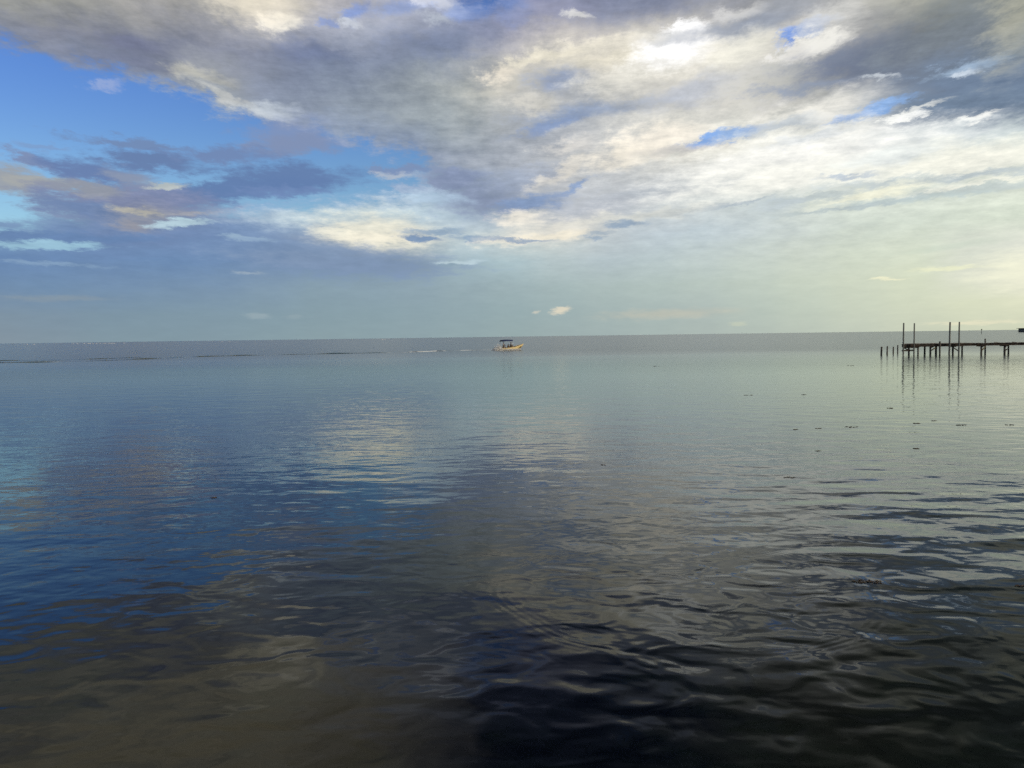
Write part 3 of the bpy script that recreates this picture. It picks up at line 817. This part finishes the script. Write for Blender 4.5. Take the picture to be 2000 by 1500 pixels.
Fi = [(i * 6 + k, i * 6 + k + 1, (i + 1) * 6 + k + 1, (i + 1) * 6 + k) for i in range(NS - 1) for k in range(5)]
Fi += [(0, 1, 2, 3, 4, 5)]
inner.add(vi, Fi, True)
hull = outer.build('hull', m_hull, boat)
inner.build('hull_lining', m_inner, boat)
for sgn in (1, -1):                                  # gunwales
    g = MB()
    pts = []
    for i in range(NS):
        s = i / (NS - 1); hb, sh, *_ = hull_sec(s)
        pts.append((-L / 2 + L * s + .16 * s * s, sgn * max(hb - .03, .0), sh + .012))
    g.tube(pts, [.042] * NS, 8)
    g.build('gunwale', m_hull, boat)
for sgn in (1, -1):                                  # dark mark under the bow flare
    g = MB(); vv = []
    for i in range(9):
        s = .74 + .19 * i / 8
        hb, sh, kl, cb, ch = hull_sec(s)
        xx = -L / 2 + L * s
        for f_ in (.50, .08):
            k_ = f_ * (math.sin(math.pi * (i + .6) / 9.2) if f_ > .3 else 1) 
            y_ = cb + (hb - cb) * k_ + .012 + .02 * (1 - s); z_ = ch + (sh - ch) * k_
            vv.append((xx + .16 * s * s * k_, sgn * y_, z_))
    g.add(vv, [(2 * i, 2 * i + 1, 2 * i + 3, 2 * i + 2) for i in range(8)], True)
    g.build('bow_mark', m_hull2, boat)
fd = MB()                                            # little fore deck, dark red inside edge
vv = []
for i in range(8):
    s = .76 + .23 * i / 7; hb, sh, *_ = hull_sec(s)
    xx = -L / 2 + L * s + .16 * s * s
    vv += [(xx, hb - .02, sh + .004), (xx, 0, sh + .05), (xx, -hb + .02, sh + .004)]
fd.add(vv, [(3 * i + k, 3 * i + k + 1, 3 * i + k + 4, 3 * i + k + 3) for i in range(7) for k in range(2)], True)
fd.build('fore_deck', m_red, boat)
for xb, zb in ((-1.75, .72), (-.10, .66), (.95, .44)):
    MB().box((xb, 0, zb), (.42, 1.20, .06)).box((xb, 0, zb / 2 + .05), (.30, 1.05, zb - .16)).build('bench', m_inner, boat)
mt = MB()                                            # outboard motor
mt.box((-L / 2 - .22, 0, .78), (.34, .26, .36), Matrix.Rotation(.12, 3, 'Y')).box((-L / 2 - .20, 0, .25), (.14, .09, .80)).box((-L / 2 - .10, 0, .55), (.2, .18, .16))
mt.bar((-L / 2 - .1, 0, .78), (-L / 2 + .42, .05, .84), .04, .04)
mt.build('outboard_motor', m_black, boat)
# canopy over the after half: frame posts and a slightly bowed navy sheet
cx0, cx1, cy, cz = -2.0, .20, .74, 2.02
cp = MB(); vv = []
NX, NY = 8, 7
for lay in (0, 1):
    for i in range(NX + 1):
        for j in range(NY + 1):
            a = i / NX; b_ = j / NY
            zz = cz + .17 * (1 - (2 * b_ - 1) ** 2) + .07 * math.sin(math.pi * min(1, a * 1.3)) - .20 * a * .45 - (.05 if (b_ in (0, 1)) else 0) - (.10 * (1 - .6 * a) if lay else 0)
            vv.append((cx0 + (cx1 - cx0) * a, -cy + 2 * cy * b_, zz))
n_ = (NX + 1) * (NY + 1)
Fc = []
for lay in (0, 1):
    for i in range(NX):
        for j in range(NY):
            q = [lay * n_ + i * (NY + 1) + j, lay * n_ + (i + 1) * (NY + 1) + j, lay * n_ + (i + 1) * (NY + 1) + j + 1, lay * n_ + i * (NY + 1) + j + 1]
            Fc.append(tuple(q if lay == 0 else reversed(q)))
for i in range(NX):
    for j in (0, NY):
        a_ = i * (NY + 1) + j; b2 = (i + 1) * (NY + 1) + j
        Fc.append((a_, b2, b2 + n_, a_ + n_))
for j in range(NY):
    for i in (0, NX):
        a_ = i * (NY + 1) + j
        Fc.append((a_, a_ + 1, a_ + 1 + n_, a_ + n_))
cp.add(vv, Fc, True)
cp.build('canopy', m_blue, boat)
for sx_ in (cx0 + .12, cx1 - .10):
    for sy_ in (-1, 1):
        MB().tube([(sx_ * .92, sy_ * .72, .60), (sx_, sy_ * .70, 1.25), (sx_, sy_ * .68, 1.98 if sx_ < 0 else 1.92)], [.019] * 3, 8).build('canopy_post', m_metal, boat)

R_B = boat.rotation_euler.to_matrix()
def on_boat(x_, y_, z_): return boat.location + R_B @ Vector((x_, y_, z_))
GP = 'people riding in the motorboat'
person('shirtless person seated at the stern under the canopy, arm stretched forward', on_boat(-1.72, -.12, .42), BYAW, (0, 0, .50), (.04, 0, 1.02), (.08, 0, 1.20),
       ((.52, .20, .72), (.50, -.22, .74)), ((.26, .27, .74), (.25, -.27, .75)), ((.42, .14, .46), (.42, -.14, .46)), ((.50, .14, .05), (.50, -.14, .05)), None, m_shorts, GP)
person('person in brown shirt crouching low behind the seat in mid boat', on_boat(-.80, -.22, .22), BYAW + .5, (0, 0, .34), (.06, 0, .82), (.10, 0, 1.00),
       ((.40, .16, .46), (.42, -.16, .46)), ((.22, .27, .56), (.22, -.27, .56)), ((.36, .15, .46), (.36, -.15, .46)), ((.42, .15, .05), (.42, -.15, .05)), m_brown, m_shorts, GP)
person('person in pale grey shirt and dark cap seated facing the bow', on_boat(-.10, .05, .34), BYAW, (0, 0, .50), (.02, 0, 1.02), (.06, 0, 1.20),
       ((.42, .18, .58), (.42, -.18, .58)), ((.18, .28, .74), (.18, -.28, .74)), ((.42, .12, .52), (.42, -.12, .52)), ((.50, .12, .05), (.50, -.12, .05)), m_shirt, m_shorts, GP, cap=m_black)
bag = thing('duffel_bag', 'black bag lying in front of the grey shirted person in the boat', 'bag', on_boat(.72, -.28, .44), BYAW)
MB().tube([(-.26, 0, .16), (-.22, 0, .17), (0, 0, .20), (.22, 0, .18), (.26, 0, .16)], [.06, .16, .20, .16, .06], 14, wob=.05).build('bag_body', m_black, bag)
MB().tube([(-.13, -.15, .26), (-.08, -.06, .42), (.08, -.06, .42), (.13, -.15, .26)], [.014] * 4, 6).build('bag_handle', m_black, bag)
bk = thing('bucket', 'small white bucket beside the black bag near the bow', 'bucket', on_boat(1.14, -.30, .24), BYAW)
MB().tube([(0, 0, 0), (0, 0, .16), (0, 0, .40), (0, 0, .41)], [.125, .14, .16, .172], 16).build('bucket_body', m_white, bk)
MB().tube([(-.165, 0, .38), (-.10, -.02, .50), (.10, -.02, .50), (.165, 0, .38)], [.007] * 4, 6).build('bucket_handle', m_metal, bk)

# ------------------------------------------------------------------ spray, wake, surf
rnd = random.Random(11)
sp = MB()
OCT = [(1, 0, 0), (-1, 0, 0), (0, 1, 0), (0, -1, 0), (0, 0, 1), (0, 0, -1)]
OF = [(0, 2, 4), (2, 1, 4), (1, 3, 4), (3, 0, 4), (2, 0, 5), (1, 2, 5), (3, 1, 5), (0, 3, 5)]
def blob(p, r):
    k = [rnd.uniform(.7, 1.3) for _ in range(3)]
    sp.add([(p.x + a * r * k[0], p.y + b_ * r * k[1], max(p.z + c_ * r * k[2], -.02)) for a, b_, c_ in OCT], OF, True)
for i in range(9000):                                # rooster tail astern
    u = rnd.random() ** .8
    x_ = -L / 2 + .25 - u * 3.2
    top = 1.05 * math.exp(-((u - .22) / .33) ** 2) + .12
    z_ = abs(rnd.gauss(0, .42)) * top
    blob(on_boat(x_, rnd.gauss(0, .3 + .5 * u) - .45, 0) + Vector((0, 0, z_)), rnd.uniform(.025, .06) * (1 if rnd.random() < .9 else 1.6))
for i in range(3800):                                # sheet thrown out along the near side
    u = rnd.random()
    x_ = -L / 2 + u * L * .80
    z_ = abs(rnd.gauss(0, .16)) * (1.5 - u) + .02
    blob(on_boat(x_, -BEAM / 2 - abs(rnd.gauss(0, .18)) - .05, 0) * 1.0 + Vector((0, 0, z_)), rnd.uniform(.02, .05))
tag(sp.build('spray', m_spray), 'pale spray thrown up behind and beside the motorboat', 'spray', kind='stuff')

def foam_wake(t_, flat):
    n = t_.noise(t_.mapping(flat, scale=(.35, 1.2, 1)), 1.0, 5, .7)
    n2 = t_.noise(flat, .07, 2, .5)
    x_ = t_.sep(flat)[0]
    d_ = t_.smap(x_, -32, -14, .0, .16, 'LINEAR')
    return t_.smap(t_.math('ADD', t_.math('ADD', t_.math('MULTIPLY', n, .6), t_.math('MULTIPLY', n2, .4)), d_), .59, .66)
m_wake = water_shader('wake water', foam_wake)
def ridge(pts_px, wid, hgt, name, label, mat=None):
    pts = [at(a, b_) for a, b_ in pts_px]
    # resample
    out_ = []
    for i in range(len(pts) - 1):
        n = max(2, int((pts[i + 1] - pts[i]).length / .5))
        out_ += [pts[i].lerp(pts[i + 1], k / n) for k in range(n)]
    out_.append(pts[-1])
    mb = MB(); NC = 9
    ph = [rnd.uniform(0, 6) for _ in range(4)]
    for i, p in enumerate(out_):
        d = (out_[min(i + 1, len(out_) - 1)] - out_[max(i - 1, 0)]).normalized()
        nrm = Vector((-d.y, d.x, 0))
        wob = .25 * math.sin(i * .11 + ph[0]) + .15 * math.sin(i * .31 + ph[1])
        e = min(1, i / 8, (len(out_) - 1 - i) / 8)
        hh = hgt * e * (.55 + .3 * math.sin(i * .17 + ph[2]) + .25 * math.sin(i * .43 + ph[3]))
        for c_ in range(NC):
            f_ = c_ / (NC - 1) * 2 - 1
            z_ = .004 + max(0, hh) * math.cos(f_ * math.pi / 2) ** 2
            q = p + nrm * (f_ * wid / 2 + wob)
            mb.v.append((q.x, q.y, z_ if abs(f_) < 1 else -.03))
    mb.f = [(i * NC + k, i * NC + k + 1, (i + 1) * NC + k + 1, (i + 1) * NC + k) for i in range(len(out_) - 1) for k in range(NC - 1)]
    mb.s = [True] * len(mb.f)
    o_ = mb.build(name, mat or m_wake)
    if sum(p_.normal.z for p_ in o_.data.polygons) < 0: o_.data.flip_normals()
    return tag(o_, label, 'wake', kind='stuff')
ridge([(966, 683.2), (900, 684.5), (800, 688), (700, 690), (600, 692), (480, 694.5), (380, 697), (300, 701), (190, 705), (90, 707.5), (-60, 709.5)], 1.5, .16, 'wake',
      'long thin foamy wake trailing left behind the motorboat')
ridge([(360, 696.5), (280, 698), (200, 701), (120, 703.5), (60, 704), (-60, 706)], 1.3, .12, 'wake', 'second fainter wake line just beyond the foamy one at far left')

# surf breaking far out on the reef
sf = MB()
for px in list(range(150, 235, 4)) + [60, 66, 430, 440, 745, 752]:
    p = at_y(px + rnd.uniform(-2, 2), 680, 1500)
    p = Vector((p.x, 1500 + rnd.uniform(-20, 20), 0))
    sf.tube([p + Vector((k * 1.0 - 2, 0, .15)) for k in range(5)], [.05, rnd.uniform(.2, .5), rnd.uniform(.3, .6), rnd.uniform(.2, .5), .05], 8, wob=.2)
tag(sf.build('surf', m_spray), 'thin white line of surf breaking on the horizon at far left', 'surf', kind='stuff')

# ------------------------------------------------------------------ far things on the horizon
m_far = surf('far wall', (0.07, 0.085, 0.09), (0.10, 0.115, 0.12), .8, 1)
m_roof = surf('far dark roof', (0.04, 0.05, 0.045), (0.06, 0.07, 0.06), .8, 1)
Yh = 700
p0, p1 = at_y(1992.5, 645, Yh), at_y(2075, 645, Yh)
bh = thing('pier_house', 'distant low house with dark flat roof on the horizon at right edge', 'house', ((p0.x + p1.x) / 2, Yh, 0))
wx = (p1.x - p0.x)
MB().box((0, 0, 2.0), (wx * .94, 9, 3.2)).build('wall', m_far, bh)
MB().box((0, 0, 3.70), (wx, 10.5, .30)).build('roof', m_roof, bh)
for k in range(9):
    MB().box((-wx * .44 + wx * .88 * k / 8, -4.2, .35), (.35, .35, 1.5)).build('stilt', m_roof, bh)
MB().box((0, 0, 1.02), (wx, 10, .16)).build('floor_deck', m_roof, bh)
for k in range(4):
    MB().box((-wx * .36 + wx * .24 * k, -4.52, 2.4), (1.6, .08, 1.2)).build('window', m_roof, bh)

def marker(px, ytop, Y, label, cat, name):
    b_ = at_y(px, 645, Y)
    zt = at_y(px, ytop, Y).z
    t_ = thing(name, label, cat, (b_.x, Y, 0))
    MB().tube([(0, 0, -1), (0, 0, zt * .7), (0, 0, zt)], [.16, .14, .10], 8).build('post', m_roof, t_)
    MB().box((0, -.15, zt * .86), (.9, .08, zt * .2)).build('board', m_roof, t_)
marker(1917, 642.3, 620, 'tiny dark channel marker on the horizon above the pier walkway', 'channel marker', 'channel_marker')
by = thing('buoy', 'tiny dark buoy just under the horizon at far left', 'buoy', at(25, 672.2).xy.to_3d())
MB().tube([(0, 0, -.3), (0, 0, .3), (0, 0, .8), (0, 0, 1.5), (0, 0, 1.7)], [.9, 1.1, .8, .3, .05], 12).build('float', m_black, by)
MB().tube([(0, 0, 1.6), (0, 0, 2.4)], [.08, .08], 6).build('mast', m_black, by)

# ------------------------------------------------------------------ floating weed
weed = [(1690, 1136, 70, 'largest clump of brown floating weed, in the dark water at lower right'),
        (1543, 933, 30, 'small weed clump alone in the silvery water right of centre'),
        (1790, 827, 28, 'weed patch below the pier poles, left one of a pair'),
        (1876, 830, 26, 'weed patch below the pier poles, right one of a pair'),
        (1972, 830, 26, 'weed patch near the right edge level with the pair below the pier'),
        (1825, 822, 10, 'tiny weed fleck between the pair of patches below the pier'),
        (1738, 797, 14, 'thin weed fleck nearest below the row of short posts'),
        (1462, 772, 24, 'thin weed streak in the calm water between boat and pier'),
        (1571, 771, 12, 'tiny weed fleck right of the thin streak in calm water'),
        (1661, 714, 14, 'far weed streak to the left of the short posts'),
        (1281, 715, 14, 'far weed streak to the right of the motorboat'),
        (1596, 837, 12, 'weed fleck in the middle of three in a row right of centre'),
        (1664, 834, 28, 'long weed streak, right one of three in a row'),
        (1552, 839, 12, 'weed fleck, left one of three in a row right of centre'),
        (1598, 881, 12, 'weed fleck just above the clump alone in silvery water'),
        (1788, 876, 20, 'reddish weed patch under the left patch of the pair'),
        (1180, 908, 8, 'single weed fleck near the middle of the water'),
        (1992, 1145, 16, 'weed piece cut by the right edge in dark water'),
        (421, 972, 14, 'single weed fleck floating in the blue water on the left')]
for px, py, wpx, lab in weed:
    c = at(px, py)
    wm = .75 * wpx / FPX * math.hypot(c.y, CAM_H)
    mb = MB()
    ns = 4 + int(wpx * .36)
    for k in range(ns):
        a = rnd.uniform(0, 6.28); rr_ = rnd.random() ** .6
        x0 = rr_ * math.cos(a) * wm * .5; y0 = rr_ * math.sin(a) * wm * .24
        ln = rnd.uniform(.018, .05) * (1 + c.y / 25)
        th0 = rnd.uniform(0, 6.28); bend = rnd.uniform(-2.2, 2.2)
        pts = []
        for q in range(5):
            pts.append((x0, y0, .004 + .004 * math.sin(q)))
            x0 += math.cos(th0 + bend * q / 4) * ln / 4; y0 += math.sin(th0 + bend * q / 4) * ln / 4
        r_ = rnd.uniform(.0015, .0035) * (1 + c.y / 26)
        mb.tube(pts, [r_ * .5, r_, r_, r_, r_ * .4], 5)
    o_ = mb.build('floating_weed', m_weed)
    o_.location = c
    tag(o_, lab, 'seaweed', 'clumps of floating weed')
